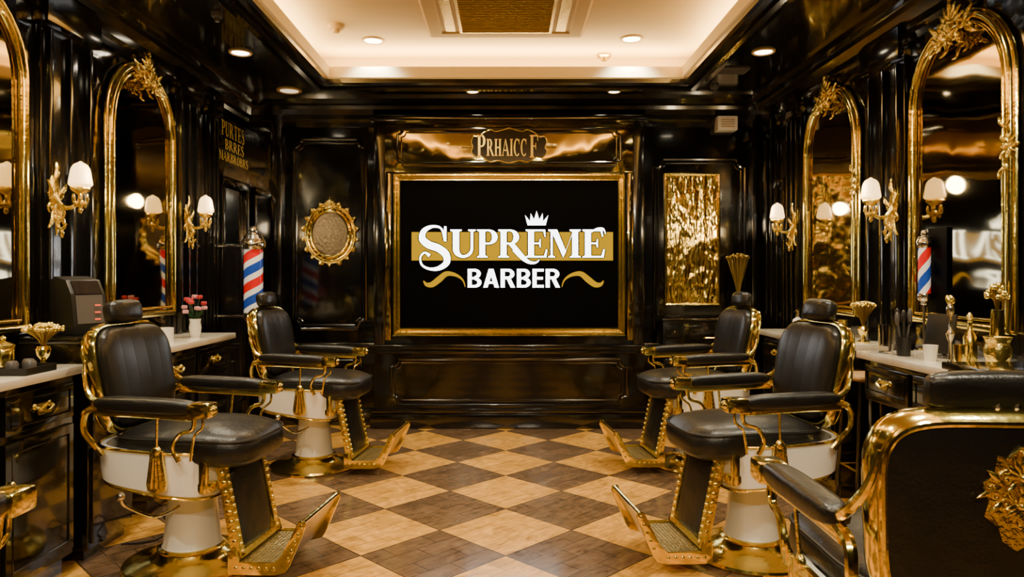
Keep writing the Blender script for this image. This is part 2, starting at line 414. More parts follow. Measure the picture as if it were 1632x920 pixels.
def glyph(c):
    if c=='U': return stem(.1,y0=.3,bot=False)+stem(.66,.08,y0=.3,bot=False)+ring(.42,.32,.32,.33,180,360,.2,.1)[:7]+ring(.42,.32,.32,.33,270,360,.09,.1,8),.9
    if c in 'PRB':
        p=stem(.1)+rc(.3,.94,.42,1)+ring(.42,.735,.30,.265,-90,90,.19,.065)+rc(.3,.47,.42,.535)
        if c=='R': p+=[[(.36,.48),(.56,.50),(.92,.04),(.98,0),(.74,0)]]; return p,.98
        if c=='B': p+=ring(.44,.26,.34,.26,-90,90,.2,.065)+rc(.3,0,.44,.065)+rc(.3,.455,.44,.52); return p,.86
        return p,.78
    if c in 'EF':
        p=stem(.1)+rc(.3,.94,.68,1)+[[(.60,1),(.68,1),(.70,.74),(.66,.74)]]+rc(.3,.48,.5,.54)+[[(.5,.66),(.53,.66),(.53,.36),(.5,.36),(.46,.51)]]
        if c=='E': p+=rc(.3,0,.72,.06)+[[(.62,0),(.72,0),(.76,.30),(.71,.30)]]
        return p,.80
    if c=='M': return stem(.1,.07)+stem(.82)+[[(.10,1),(.32,1),(.62,.22),(.52,0)],[(.52,0),(.60,.2),(.86,1),(.82,.84)]],1.12
    if c=='H': return stem(.1)+stem(.62)+rc(.3,.46,.62,.54),.94
    if c=='A': return [[(.06,0),(.12,0),(.46,.92),(.42,1)],[(.40,1),(.50,1),(.92,0),(.70,0)]]+rc(.22,.3,.72,.37)+rc(0,0,.22,.05)+rc(.6,0,.98,.05),.98
    if c=='I': return stem(.1),.42
    if c=='T': return stem(.36,top=False)+rc(.05,.93,.87,1)+rc(.05,.75,.09,1)+rc(.83,.75,.87,1),.94
    if c=='O': return ring(.45,.5,.41,.52,0,360,.19,.07,24),.92
    if c=='C': return ring(.47,.5,.42,.52,48,312,.19,.07,20)+rc(.72,.68,.77,1),.86
    if c=='S': return stroke([(.62,.78),(.5,.98),(.28,.98),(.14,.78),(.26,.58),(.5,.45),(.6,.24),(.45,.03),(.2,.03),(.08,.26)],[.05,.07,.1,.18,.2,.2,.18,.1,.07,.05]),.72
    return [], .4
def sans(c):
    if c=='B': return rc(0,0,.17,1)+rc(.17,.86,.30,1)+ring(.29,.735,.27,.265,-90,90,.17,.14)+rc(.17,.44,.30,.56)+ring(.30,.27,.29,.27,-90,90,.17,.14)+rc(.17,0,.31,.14)
    if c=='R': return rc(0,0,.17,1)+rc(.17,.86,.30,1)+ring(.29,.725,.28,.275,-90,90,.17,.14)+rc(.17,.45,.30,.59)+[[(.24,.47),(.41,.50),(.60,0),(.42,0)]]
    if c=='A': return [[(0,0),(.17,0),(.41,1),(.22,1)],[(.63,0),(.46,0),(.22,1),(.41,1)]]+rc(.12,.2,.5,.33)
    if c=='E': return rc(0,0,.17,1)+rc(.17,.86,.48,1)+rc(.17,.43,.44,.57)+rc(.17,0,.48,.14)
def word(txt,x0,y0,w,h):
    x=0; allp=[]; out=[]
    for c in txt:
        p,a=glyph(c); allp.append((p,x)); x+=a+.03
    sx=w/x
    for p,xx in allp:
        for q in p: out.append([(x0+(u+xx)*sx,y0+v*h) for u,v in q])
    return out
def fat(ps,o):
    out=[]
    for q in ps:
        for dx,dy in ((o,0),(-o,0),(0,o),(0,-o)): out.append([(u+dx,v+dy) for u,v in q])
    return out
# ------------------------------------------------------------------ framed screen with logo
SX=.03; SZ=.82; SH=1.44; SWd=2.06
scr=thing('framed_screen',(SX,BY,SZ),0,'large black wall screen with logo in polished gold frame','screen')
fs=lambda u,v,d:Vector((u,-d,v+SH/2))
hw,hh=SWd/2,SH/2
MB().frame(hw,hh,[(0,0),(0,.05),(.012,.062),(.024,.062),(.03,.045),(.045,.04),(.055,.05),(.066,.05),(.073,.03),(.073,.0)],fs).done('frame',GOLD,scr,smooth=False)
MB().bx(-hw+.07,hw-.07,-.025,-.0,.07,SH-.07).done('display_panel',SCREEN,scr,smooth=False)
K=1/181.0
def px(u,v): return ((u-811.4)*K,(407-v)*K+SH/2)
def fl(d): return lambda u,v:Vector((px(u,v)[0],-d,px(u,v)[1]))
MB().polys(rc(655,416.5,978,371),fl(.0265)).done('gold_band',LOGOG,scr,smooth=False)
def fit(p,x0,x1,y0,y1):
    us=[q[0] for k in p for q in k]; lo,hi=min(us),max(us)
    return [[(x0+(u-lo)/(hi-lo)*(x1-x0),y0+(y1-y0)*v) for u,v in q] for q in p]
ps=[]
for c,a,b in (('U',717,758),('P',760,793),('R',794,840),('E',838,873),('M',874,926),('E',929,965)):
    ps+=fit(glyph(c)[0],a,b,412,367)
ps+=stroke([(708,384),(703,366),(690,362),(676,368),(672,381),(682,391),(698,397),(710,407),(711,420),(699,429),(684,430),(672,424),(669,412),(676,404),(684,409)],[3,3,4,8,11,12,12,12,10,7,4,3,3,3,6])
ps+=[[(707,362),(711,362),(711,386),(707,386)]]
ps+=stroke([(820,398),(832,411),(843,419),(854,420),(860,415)],[9,8,5.5,3,1])
ps+=stroke([(943,371),(952,366),(962,366),(966,374)],[2,3,3,1])
MB().polys(ps,fl(.0295)).done('wordmark_lettering',LOGOW,scr,smooth=False)
MB().polys(fat(ps,1.6),fl(.028)).done('wordmark_outline',SCREEN,scr,smooth=False)
ps=[]; x=745
for c,wd_ in (('B',22),('A',25),('R',23),('B',22),('E',18),('R',23)):
    ps+=fit(sans(c),x,x+wd_,460,430); x+=wd_+3
MB().polys(ps,fl(.0275)).done('sans_lettering',LOGOW,scr,smooth=False)
sw=[(741,459),(737,448),(726,440),(711,438),(699,447),(688,455),(679,455),(674,449)]
wd=[1,2.5,5,8,10,9,6,1]
MB().polys(stroke(sw,wd),fl(.0272)).done('gold_swash',LOGOG,scr,smooth=False)
MB().polys(stroke([(1637-x,y) for x,y in sw],wd),fl(.0272)).done('gold_swash',LOGOG,scr,smooth=False)
ps=[[(841,360),(870,360),(871,355),(840,355)]]
for x0,x1,xt,yt in ((840,847,837,344),(845,854,846,341),(850,861,855.5,337),(857,866,865,341),(864,871,874,344)):
    ps.append([(x0,356),(x1,356),(xt,yt)])
MB().polys(ps,fl(.0272)).done('crown_emblem',LOGOW,scr,smooth=False)
# header sign
sg=thing('header_sign',(.03,BY-.027,2.36),0,'raised gold cartouche with serif lettering on a dark plaque','sign')
hp=word('P',-.285,.035,.085,.20)+word('RHAICC',-.20,.05,.36,.15)+word('F',.18,.035,.09,.20)
MB().polys(hp,lambda u,v:Vector((u,-.024,v))).done('lettering',GLEAF,sg,smooth=False)
half=[(0,.30),(.05,.285),(.12,.27),(.16,.285),(.22,.26),(.27,.22),(.31,.225),(.335,.18),(.32,.13),(.335,.09),(.29,.04),(.24,.045),(.17,0),(.09,.01),(0,-.01)]
path=[(u,0,v) for u,v in half]+[(-u,0,v) for u,v in half[-2:0:-1]]
cp=cr(path,4,True)
m=MB(); m.tube([(p.x,-.012,p.z) for p in cp],.006,6,closed=True)
m.tube([(-.42,-.01,.13),(-.325,-.01,.13)],.006,6).tube([(.42,-.01,.13),(.325,-.01,.13)],.006,6)
m.done('cartouche_border',GOLDO,sg)
m=MB(); m.prism([(p.x,p.z) for p in cp],lambda u,v,w:Vector((u,w,v)),-.008,0); m.done('plaque',LACS,sg,smooth=False)
# left wall sign
sg=thing('wall_sign',(-W,5.69,2.27),0,'small faint gold lettering mounted above the dark glass door','sign')
ps=word('PURTES',.05,.21,.50,.12)+word('BRRES',.12,.105,.42,.085)+word('MARBROBRS',0,.01,.64,.075)
MB().polys(ps,lambda u,v:Vector((.09,u,v))).done('lettering',GLEAFD,sg,smooth=False)
MB().bx(0,.086,.05,.6,.088,.10).done('mount',BLK,sg)
# ------------------------------------------------------------------ ornament helpers
def scroll(m,fn,cu,cv,r,a0,turns,dr,th,d=.015):
    pts=[]; n=int(18*turns)+4
    for i in range(n):
        t=i/(n-1); a=a0+dr*turns*2*pi*t; rr=r*(1-.82*t)
        pts.append(fn(cu+rr*math.cos(a),cv+rr*math.sin(a),d+.008*t))
    m.tube(pts,[th*.6,th,th*.9,th*.7,th*.8],6)
    m.sph(pts[-1],th*1.3,u=8,v=6)
def leaf(m,fn,cu,cv,L,w,ang,d=.015,th=.012):
    c,s=math.cos(ang),math.sin(ang); rs=[]
    for i in range(7):
        t=i/6; ww=w*math.sin(pi*min(1,.08+t*.92))**.8*(1-.2*t) if t<1 else .0006; dd=d+th*math.sin(pi*t)+.01*t
        ring_=[]
        for j in range(6):
            a=2*pi*j/6; q=ww*math.cos(a); e=th*.6*math.sin(a)
            ring_.append(fn(cu+c*L*t-s*q,cv+s*L*t+c*q,dd+e))
        rs.append(ring_)
    m.rings(rs)
def crest(m,fn,cu,cv,k=1,dd=0):
    d=.02+dd
    for i in range(7):
        a=rad(90+(i-3)*26); leaf(m,fn,cu,cv,.13*k*(1 if i!=3 else 1.3),.024*k,a,d)
    for s in (-1,1):
        scroll(m,fn,cu+s*.09*k,cv-.01*k,.055*k,rad(90),1.2,-s,.012*k,d)
        scroll(m,fn,cu+s*.17*k,cv-.06*k,.04*k,rad(90),1.1,s,.011*k,d)
        leaf(m,fn,cu+s*.12*k,cv-.03*k,.12*k,.022*k,rad(90-s*50),d)
        leaf(m,fn,cu+s*.16*k,cv-.07*k,.12*k,.020*k,rad(90-s*120),d)
        leaf(m,fn,cu+s*.03*k,cv-.03*k,.10*k,.020*k,rad(-90+s*45),d)
    m.sph(fn(cu,cv,d+.015),.026*k); m.sph(fn(cu,cv+.15*k,d+.01),.016*k)
    leaf(m,fn,cu,cv,.11*k,.02*k,rad(-90),d)
fw=lambda u,v,d:Vector((d,u,v))
# ------------------------------------------------------------------ arched mirror
def arch_pts(hw,h,n=20,o=0):
    r=hw-o; zs=h-hw
    p=[(-r,o)]
    p+=[(-r,zs*i/8) for i in range(1,8)]
    for i in range(n+1):
        a=pi-pi*i/n; p.append((r*math.cos(a),zs+r*math.sin(a)))
    p+=[(r,zs*i/8) for i in range(7,0,-1)]+[(r,o)]
    return p
def arched_mirror(loc,rz,label,side=0):
    e=thing('arched_mirror',loc,rz,label,'mirror','arched wall mirrors over the worktops')
    hw,h=.40,1.58
    P=arch_pts(hw,h)
    m=MB(); vs=[(u,v) for u,v in arch_pts(hw,h,24,.02)]
    m.prism(vs,lambda u,v,w:Vector((w,u,v)),.0,.018); m.done('mirror_glass',MIRR,e,smooth=False)
    m=MB()
    m.tube([fw(u,v,.03) for u,v in P],.022,10,closed=True)
    m.tube([fw(u,v,.035) for u,v in arch_pts(hw,h,20,.038)],.008,8,closed=True)
    m.tube([fw(u*1.07,v*1.018-.01,.02) for u,v in P],.010,8,closed=True)
    m.done('frame',GOLD,e)
    m=MB(); crest(m,fw,0,h-.03,.85,.03); crest(m,fw,0,h-.10,.55,.05); m.done('crest_ornament',GOLDO,e)
    if side:
        m=MB()
        f2=lambda u,v,d:Vector((d,side*hw+v*.8,.85+u))
        crest(m,f2,0,0,.55,.01); m.done('side_ornament',GOLDO,e)
    return e
arched_mirror((-W,3.08,1.10),0,'tall arched mirror with gold frame above the goblet')
arched_mirror((-W,4.63,1.10),0,'tall arched gold-framed mirror with floral crest, flowers below')
arched_mirror((W,5.18,1.10),pi,'arched gold-framed mirror with crest, beside a pump bottle',1)
arched_mirror((W,3.72,1.10),pi,'large arched gold-framed mirror above gold vases and brushes',1)
# ------------------------------------------------------------------ sconces
def sconce_build():
    e=thing('wall_sconce',(0,0,0),0,'gold scrolled wall sconce with a lit opal shade','lamp','gold wall sconces')
    m=MB()
    m.lathe([(.0,0),(.035,.002),(.045,.012),(.02,.02),(0,.022)],(0.0,0,.20),16,Matrix(((0,0,1),(0,1,0),(-1,0,0))),1)
    m.sph((.012,0,.2),(.012,.045,.10))
    leaf(m,fw,0,.14,.15,.025,rad(-90),.012); leaf(m,fw,0,.26,.10,.022,rad(90),.012)
    for s in (-1,1):
        scroll(m,fw,s*.04,.20,.035,rad(90),1.1,s,.008,.015); scroll(m,fw,s*.034,.13,.027,rad(-90),1.1,s,.007,.015)
        leaf(m,fw,s*.02,.18,.10,.018,rad(90-s*35),.015); leaf(m,fw,s*.015,.12,.11,.018,rad(-90+s*28),.015)
    m.done('backplate',GOLDO,e)
    m=MB()
    m.tube(cr([(.01,0,.2),(.05,0,.14),(.10,0,.13),(.14,0,.165),(.145,0,.21)],6),[.014,.012,.011,.010,.012],8)
    m.tube(cr([(.03,0,.16),(.06,0,.10),(.03,0,.05),(.05,0,.02),(.075,0,.05)],6),[.010,.010,.008,.005],8)
    m.sph((.145,0,.15),(.018,.018,.024)); m.sph((.145,0,.118),(.011,.011,.018)); m.sph((.05,0,.0),(.012,.012,.024))
    for i in range(6):
        a=2*pi*i/6; m.sph((.145+.034*math.cos(a),.034*math.sin(a),.175),(.008,.008,.024)); m.sph((.145+.025*math.cos(a),.025*math.sin(a),.145),(.006,.006,.018))
    m.done('arm',GOLDO,e)
    m=MB().lathe([(.006,.19),(.02,.20),(.036,.212),(.046,.225),(.040,.236),(.026,.238)],(.145,0,0),16,flute=.06); m.done('cup',GOLDO,e)
    m=MB().lathe([(.030,.234),(.047,.237),(.055,.246),(.054,.262),(.050,.285),(.047,.308),(.042,.328),(.033,.344),(.020,.353),(.010,.357),(.007,.362),(0,.364)],(.145,0,0),24); m.done('lamp_shade',SHADE,e)
    return e
sc=sconce_build()
def put_sconce(o,x,y,rz):
    o.location=(x,y,1.565); o.rotation_euler=(0,0,rz)
    s=1 if rz==0 else -1
    light('POINT',(x+s*.27,y,1.88),7,(1,.76,.44),shadow_soft_size=.05)
put_sconce(sc,-W+.06,3.64,0)
for x,y,rz in ((-W+.06,5.16,0),(W-.06,4.24,pi),(W-.06,5.70,pi)): put_sconce(copytree(sc,(0,0,0),0),x,y,rz)
# ------------------------------------------------------------------ oval ornate mirror
ov=thing('oval_mirror',(-1.59,YB,1.42),0,'small oval mirror in a carved gold baroque frame','mirror')
fo=lambda u,v,d:Vector((u,-d,v+.31))
m=MB(); m.prism([(.17*math.cos(2*pi*i/36),.205*math.sin(2*pi*i/36)) for i in range(36)],lambda u,v,w:fo(u,v,w),0,.02); m.done('mirror_glass',OVALG,ov,smooth=False)
m=MB()
m.tube([fo(.175*math.cos(2*pi*i/40),.21*math.sin(2*pi*i/40),.025) for i in range(40)],.018,8,closed=True)
m.tube([fo(.208*math.cos(2*pi*i/40),.245*math.sin(2*pi*i/40),.02) for i in range(40)],.014,8,closed=True)
for i in range(26):
    a=2*pi*i/26; m.sph(fo(.19*math.cos(a),.225*math.sin(a),.04),.010,u=8,v=6)
m.done('frame',GOLD,ov)
m=MB()
m.tube([fo(.225*math.cos(2*pi*i/40),.262*math.sin(2*pi*i/40),.018) for i in range(40)],.009,8,closed=True)
for i in range(18):
    a=2*pi*i/18+.17; cu,cv=.235*math.cos(a),.270*math.sin(a)
    scroll(m,fo,cu,cv,.026,a+pi/2,1.1,1 if i%2 else -1,.009,.018)
    leaf(m,fo,cu*.95,cv*.95,.048,.016,a,.02)
crest(m,fo,0,.265,.42)
m.done('carved_border',GOLDO,ov)
rm=thing('rectangular_mirror',(1.69,YB,1.08),0,'amber rippled mirror in slim gold frame above black cabinet','mirror')
fm=lambda u,v,d:Vector((u,-d,v+.60))
MB().frame(.25,.60,[(0,0),(0,.03),(.01,.035),(.02,.03),(.026,.012),(.026,0)],fm).done('frame',GOLD,rm,smooth=False)
MB().bx(-.226,.226,-.012,0,.024,1.176).done('mirror_glass',AMBER,rm,smooth=False)
m=MB().bx(-.09,.09,-.12,0,0,.13,.012).done('wall_speaker',WHITE)
top(m,'small cream wall-mounted box high under the cornice','speaker',(1.98,YB,2.65))
q=MB()
for i in range(4): q.bx(-.06,.06,-.123,-.119,.03+i*.02,.037+i*.02)
q.done('speaker_grille',TAN,m,smooth=False)
# ------------------------------------------------------------------ barber chair
def supel(a,b,n,N=40,cx=0,cy=0):
    out=[]
    for i in range(N):
        t=2*pi*i/N; c,s=math.cos(t),math.sin(t)
        out.append((cx+a*math.copysign(abs(c)**(2/n),c),cy+b*math.copysign(abs(s)**(2/n),s)))
    return out
def build_chair(loc,rz,label,head=(.118,.056,.53,.090,3.6),bn=4.0,rcl=11,fr_=(.013,.030),bz=.655,bh=.235):
    e=thing('barber_chair',loc,rz,label,'chair','vintage barber chairs')
    MB().lathe([(0,0),(.295,0),(.305,.012),(.30,.024),(.25,.036),(.19,.046),(.165,.062),(.15,.078),(0,.08)],n=48).done('base',GOLD,e,'round polished gold base plate')
    MB().lathe([(0,.078),(.135,.078),(.140,.09),(.128,.105),(.118,.20),(.108,.30),(.106,.36),(0,.36)],n=36).done('pedestal',CREAM,e,'cream enamel pedestal')
    MB().lathe([(.10,.345),(.118,.35),(.122,.36),(.115,.37),(.125,.385),(.13,.395),(.10,.40)],n=36).done('upper_collar',GOLD,e)
    MB().lathe([(.13,.076),(.150,.08),(.153,.088),(.14,.096),(.12,.10)],n=36).done('lower_collar',GOLD,e)
    sc0=-.06
    base=supel(.285,.295,3.4,52,sc0,0); rs=[]
    tilt=lambda u:.04*(u-sc0)/.27
    for z,k in ((.395,.30),(.395,.72),(.400,.90),(.42,.98),(.50,1.0),(.590,1.01),(.590,.93),(.53,.90)):
        rs.append([Vector((sc0+(u-sc0)*k,v*k,z-tilt(u)*(1 if z<.5 else .35)*k)) for u,v in base])
    m=MB(); m.rings(rs); m.done('seat_shell',CREAM,e,'cream enamel seat shell')
    m=MB(); m.tube([(sc0+(u-sc0)*1.015,v*1.015,.590-tilt(u)*.35) for u,v in base],.007,8,closed=True)
    m.tube([(sc0+(u-sc0)*.94,v*.94,.403-tilt(u)*.92) for u,v in base],.006,8,closed=True)
    m.done('shell_trim',GOLD,e)
    m=MB(); m.pillow(supel(.335,.268,3.8,48,.055,0),lambda u,v,w:Vector((u,v,.590+w*(1+.25*(u+.1))-.02*(max(0,u-.1))*3)),.180,3.0,9); m.done('seat_cushion',LEATH,e)
    m=MB(); m.tube([(u,v,.640-.02*(max(0,u-.1))*3) for u,v in supel(.330,.264,3.8,48,.055,0)],.006,6,closed=True); m.done('seat_piping',BLK,e)
    rc_=rad(rcl); bx=-.275
    def fbk(u,v,w):
        w=w+.42*u*u
        return Vector((bx-math.sin(rc_)*v+math.cos(rc_)*w,u,bz+math.cos(rc_)*v+math.sin(rc_)*w))
    cy=bh-.005
    ol=[(u*(.92+.08*min(1,(v+.24)/.36)),v+cy) for u,v in supel(.262,bh,bn,56)]
    m=MB(); m.pillow(ol,lambda u,v,w:fbk(u,v,w+.02),.115,2.8,8); m.done('backrest',LEATHC,e)
    big=[(u*1.045,cy+(v-cy)*1.045) for u,v in ol]
    m=MB(); m.tube([fbk(u,v,-.012) for u,v in big],fr_[0],10,closed=True,r2=fr_[1],up=(1,0,.2))
    m.tube([fbk(u*.97,cy+(v-cy)*.97,-.046) for u,v in big],.009,8,closed=True)
    m.done('backrest_frame',GOLD,e)
    m=MB(); m.pillow([(u*1.02,cy+(v-cy)*1.02) for u,v in ol],lambda u,v,w:fbk(u,v,w-.035),.04,4,5); m.done('back_shell',LEATH,e)
    eo=bh-.235-.01
    m=MB(); fe=lambda u,v,d:fbk(u,v+eo,-.052-d*.35)
    crest(m,fe,0,.345,.34); crest(m,lambda u,v,d:fe(u,.54-v,d),0,.255,.30)
    pl=[(0,.41),(.025,.385),(.05,.39),(.055,.35),(.075,.33),(.062,.29),(.07,.26),(.04,.235),(.03,.205),(0,.185)]
    pl=pl+[(-u,v) for u,v in pl[-2:0:-1]]
    m.prism(pl,lambda u,v,w:fbk(u,v+eo,-.050-w),0,.008); m.done('back_emblem',GOLDO,e,'gold foliate emblem')
    hwd,hht,hv,hth,hn=head
    m=MB(); m.pillow(supel(hwd,hht,hn,36),lambda u,v,w:fbk(u,v+hv,w+.03-.9*u*u),hth,2.8,7); m.done('headrest',LEATH,e)
    hb=2*bh-.03
    m=MB(); m.tube([fbk(-.02,hb-.01,-.02),fbk(-.02,hv-.03,.0),fbk(-.02,hv,.01)],.009,8); m.tube([fbk(.02,hb-.01,-.02),fbk(.02,hv-.03,.0),fbk(.02,hv,.01)],.009,8)
    m.box(fbk(0,hb+.01,-.03),(.02,.07,.03),.005); m.done('headrest_post',CHROME,e)
    for s in (1,-1):
        y=s*.325
        m=MB(); m.pillow(supel(.235,.042,4,36,-.02,0),lambda u,v,w:Vector((u,y+v,.798+w-.03*u)),.064,3.4,6); a=m.done('armrest',LEATH,e)
        m=MB(); m.box((.235,y,.783),(.10,.086,.064),.014); m.sph((.28,y,.783),(.018,.03,.022)); m.done('end_cap',GOLD,a,'polished gold end cap')
        m=MB()
        m.tube([(-.26,y,.770),(-.1,y,.768),(.2,y,.755)],.012,8,r2=.024,up=(0,0,1))
        m.tube(cr([(.20,y,.76),(.19,y,.70),(.13,y,.675),(.10,y,.62),(.12,y*.96,.56)],5),[.012,.009,.009,.010,.012],8)
        m.tube(cr([(.235,y,.765),(.235,y,.71),(.21,y,.685),(.19,y*.97,.66),(.17,y*.94,.56)],5),.006,8)
        m.tube(cr([(-.24,y,.785),(-.30,y,.76),(-.31,y,.68),(-.27,y*.94,.61),(-.24,y*.92,.57)],5),[.016,.015,.013,.014],8)
        m.tube(cr([(-.20,y,.79),(-.28,y,.83),(-.325,y*.92,.90),(-.34,y*.86,.98)],5),[.015,.013,.010,.006],8)
        m.done('arm_support',GOLD,e)
        m=MB(); bp=[(-.03,.60),(.03,.60),(.026,.57),(.034,.53),(.045,.46),(.04,.43),(0,.415),(-.04,.43),(-.045,.46),(-.034,.53),(-.026,.57)]
        f3=lambda u,v,w:Vector((.02+u,s*(.302+w),v))
        m.prism(bp,f3,0,.018,.003)
        for i in (-1,0,1): m.tube([f3(i*.010,.57,.02),f3(i*.022,.44,.02)],.005,6)
        m.sph(f3(0,.60,.012),(.022,.014,.022)); m.tube([f3(0,.60,.012),(.03,y,.77)],.006,6)
        m.done('medallion',GOLDO,e,'gold tassel-shaped side medallion')
        MB().box((.205,s*.262,.48),(.035,.03,.14),.008).box((.20,s*.22,.43),(.06,.07,.04),.008).done('front_bracket',GOLD,e)
    T=Vector((.245,0,.50)); B=Vector((.325,0,.115)); dr=(B-T).normalized(); nn=Vector((-dr.z,0,dr.x))
    fk=lambda u,v,w:T+dr*u+Vector((0,v,0))+nn*w
    L=(B-T).length
    m=MB(); m.pillow(supel(L/2-.01,.155,6,36,L/2,0),fk,.035,3,5); kp=m.done('kick_plate',LEATH,e)
    m=MB()
    for s in (1,-1):
        m.prism([(-.02,.158*s),(-.02,.190*s),(L,.200*s),(L+.01,.158*s)],fk,-.024,.018,.003)
        for i in range(12): m.sph(fk(.0+i*L/11.5,.176*s,.018),(.009,.012,.009),u=8,v=6)
        for i in range(9): m.sph(fk(.02+i*L/9,.196*s,0),(.012,.006,.012),u=8,v=6)
    m.prism([(L-.02,-.195),(L-.02,.195),(L+.01,.195),(L+.01,-.195)],fk,-.02,.018,.003)
    m.tube([(.05,.12,.42),T+Vector((0,.15,-.05))],.016,8).tube([(.05,-.12,.42),T+Vector((0,-.15,-.05))],.016,8)
    m.done('kick_frame',GOLDO,kp,'gold fretted border')
    m=MB()
    side=[(.29,.045),(.50,.052),(.55,.066),(.572,.095),(.645,.265),(.640,.292),(.612,.292),(.535,.130),(.50,.100),(.34,.096),(.33,.15),(.29,.15)]
    for s in (1,-1):
        m.prism(side,lambda u,v,w:Vector((u,s*(.205+w),v)),0,.014,.004)
        for i in range(6): m.sph((.33+i*.034,s*.221,.076+i*.001),(.009,.005,.009),u=8,v=6)
        for i in range(5): m.sph((.567+i*.015,s*.221,.125+i*.036),(.008,.005,.010),u=8,v=6)
    m.bx(.29,.32,-.205,.205,.05,.08,.004)
    m.tube([(.627,-.215,.282),(.627,.215,.282)],.010,8)
    m.done('footrest_frame',GOLD,e,'gold footrest side rails')
    m=MB()
    m.prism([(.31,.072),(.52,.078),(.52,.090),(.31,.084)],lambda u,v,w:Vector((u,w,v)),-.205,.205)
    m.prism([(.52,.078),(.625,.268),(.615,.275),(.51,.090)],lambda u,v,w:Vector((u,w,v)),-.205,.205)
    for i in range(11): m.bx(.315+i*.018,.320+i*.018,-.20,.20,.082+i*.0006,.091+i*.0006)
    for i in range(18): m.bx(.31,.505,-.195+i*.0225,-.189+i*.0225,.082,.0935)
    for i in range(8):
        t=(i+.5)/8; m.box((.509+.105*t-.002,0,.092+.183*t),(.007,.40,.009),rot=Matrix.Rotation(-rad(60),3,'Y'))
    for i in range(18): m.box((.5615,-.192+i*.0225,.184),(.205,.006,.008),rot=Matrix.Rotation(-rad(60.2),3,'Y'))
    m.done('footrest',STEEL,e,'latticed metal foot tread',smooth=False)
    m=MB(); m.tube(cr([(0,-.10,.30),(-.06,-.2,.28),(-.1,-.33,.36),(-.11,-.36,.40)],5),.008,8); m.sph((-.11,-.365,.415),.018); m.done('lever',CHROME,e)
    return e
C0=build_chair((-1.475,3.40,0),rad(-7),'black leather barber chair, gold trim, beside the payment machine')
def ch(x,y,yaw,label=None): return copytree(C0,(x,y,0),yaw,label)
ch(-1.36,5.12,rad(-6),'black leather barber chair with gold trim beside the barber pole')
ch(1.20,3.52,rad(180+7),'black leather barber chair with gold trim beside the brush worktop')
ch(1.35,5.16,rad(180+6),'black leather barber chair near the black cabinet')
build_chair((1.085,1.86,0),rad(88),'black barber chair seen from behind with gold emblem',(.165,.042,.475,.075,5),5,5,(.016,.036),.625,.212)
ch(-1.575,1.58,rad(90),'black barber chair with gold arm beside the marble worktop')
# ------------------------------------------------------------------ worktops and cabinets
def cabinet(y0,y1,side,h=.90,dep=.36,label='',n=2,plinth=.08,open_=False):
    L=y1-y0; loc=(side*W,(y0+y1)/2,0)
    e=thing('vanity_cabinet',loc,0 if side<0 else pi,label,'cabinet','black lacquered vanity cabinets')
    m=MB()
    if open_:
        m.bx(.06,dep,-L/2+.0,L/2,h-.22,h,.004)
        for yy in (-L/2+.03,L/2-.03):
            for xx in (.09,dep-.03): m.bx(xx-.02,xx+.02,yy-.02,yy+.02,0,h-.22,.003)
        m.bx(.06,dep,-L/2+.02,L/2-.02,.14,.17)
    else:
        m.bx(.055,dep,-L/2,L/2,plinth,h,.004); m.bx(.07,dep-.04,-L/2+.02,L/2-.02,0,plinth)
    m.done('body',LACS,e)
    w=L/n
    for i in range(n):
        yc=-L/2+w*(i+.5)
        m=MB().bx(dep,dep+.015,yc-w/2+.02,yc+w/2-.02,h-.19,h-.03,.004)
        m.tube([(dep+.015,yc+u*(w/2-.05),h-.11+v*.05) for u,v in ((-1,-1),(1,-1),(1,1),(-1,1))],.004,6,closed=True)
        d=m.done('drawer',LACS,e)
        m=MB().tube(cr([(dep+.012,yc-.05,h-.10),(dep+.035,yc-.045,h-.11),(dep+.04,yc,h-.125),(dep+.035,yc+.045,h-.11),(dep+.012,yc+.05,h-.10)],4),.007,8)
        m.sph((dep+.016,yc-.05,h-.10),(.008,.014,.014)); m.sph((dep+.016,yc+.05,h-.10),(.008,.014,.014))
        m.prism([(yc-.035,h-.09),(yc+.035,h-.09),(yc+.02,h-.14),(yc-.02,h-.14)],lambda u,v,ww:Vector((ww,u,v)),dep+.014,dep+.019)
        m.done('handle',GOLDO,d,'gold drawer handle')
        if not open_:
            m=MB().bx(dep,dep+.015,yc-w/2+.02,yc+w/2-.02,plinth+.03,h-.22,.004)
            m.tube([(dep+.015,yc+u*(w/2-.06),(plinth+h-.19)/2+v*((h-.22-plinth)/2-.06)) for u,v in ((-1,-1),(1,-1),(1,1),(-1,1))],.005,6,closed=True)
            d=m.done('door',LACS,e); MB().sph((dep+.028,yc+(w/2-.04)*(1 if i%2==0 else -1),.52),.012).done('knob',GOLDO,d)
    return e
def worktop(y0,y1,side,label,dep=.40,h=.90,mat=MARBLE):
    x0,x1=(-W,-W+dep) if side<0 else (W-dep,W)
    m=MB().bx(-dep/2,dep/2,-(y1-y0)/2,(y1-y0)/2,0,.04,.008)
    o=m.done('worktop',mat); top(o,label,'worktop',((x0+x1)/2,(y0+y1)/2,h),0,'cream marble worktops')
worktop(2.3,3.36,-1,'cream marble worktop carrying gold goblet and black tray'); cabinet(2.34,3.32,-1,label='black lacquered cabinet with gold drawer handles',n=2)
worktop(4.02,5.22,-1,'cream marble worktop carrying cups and flower vase'); cabinet(4.06,5.18,-1,label='black cabinet with gold handles under the flower vase',n=2)
worktop(3.0,3.98,1,'cream marble worktop with brushes, cup and gold vases',.42); cabinet(3.03,3.95,1,label='open black vanity table with gold-handled drawers',n=2,open_=True,dep=.38)
worktop(4.32,5.6,1,'cream marble worktop with pump bottle and goblets'); cabinet(4.36,5.56,1,label='black cabinet beneath pump bottle and goblets',n=2)
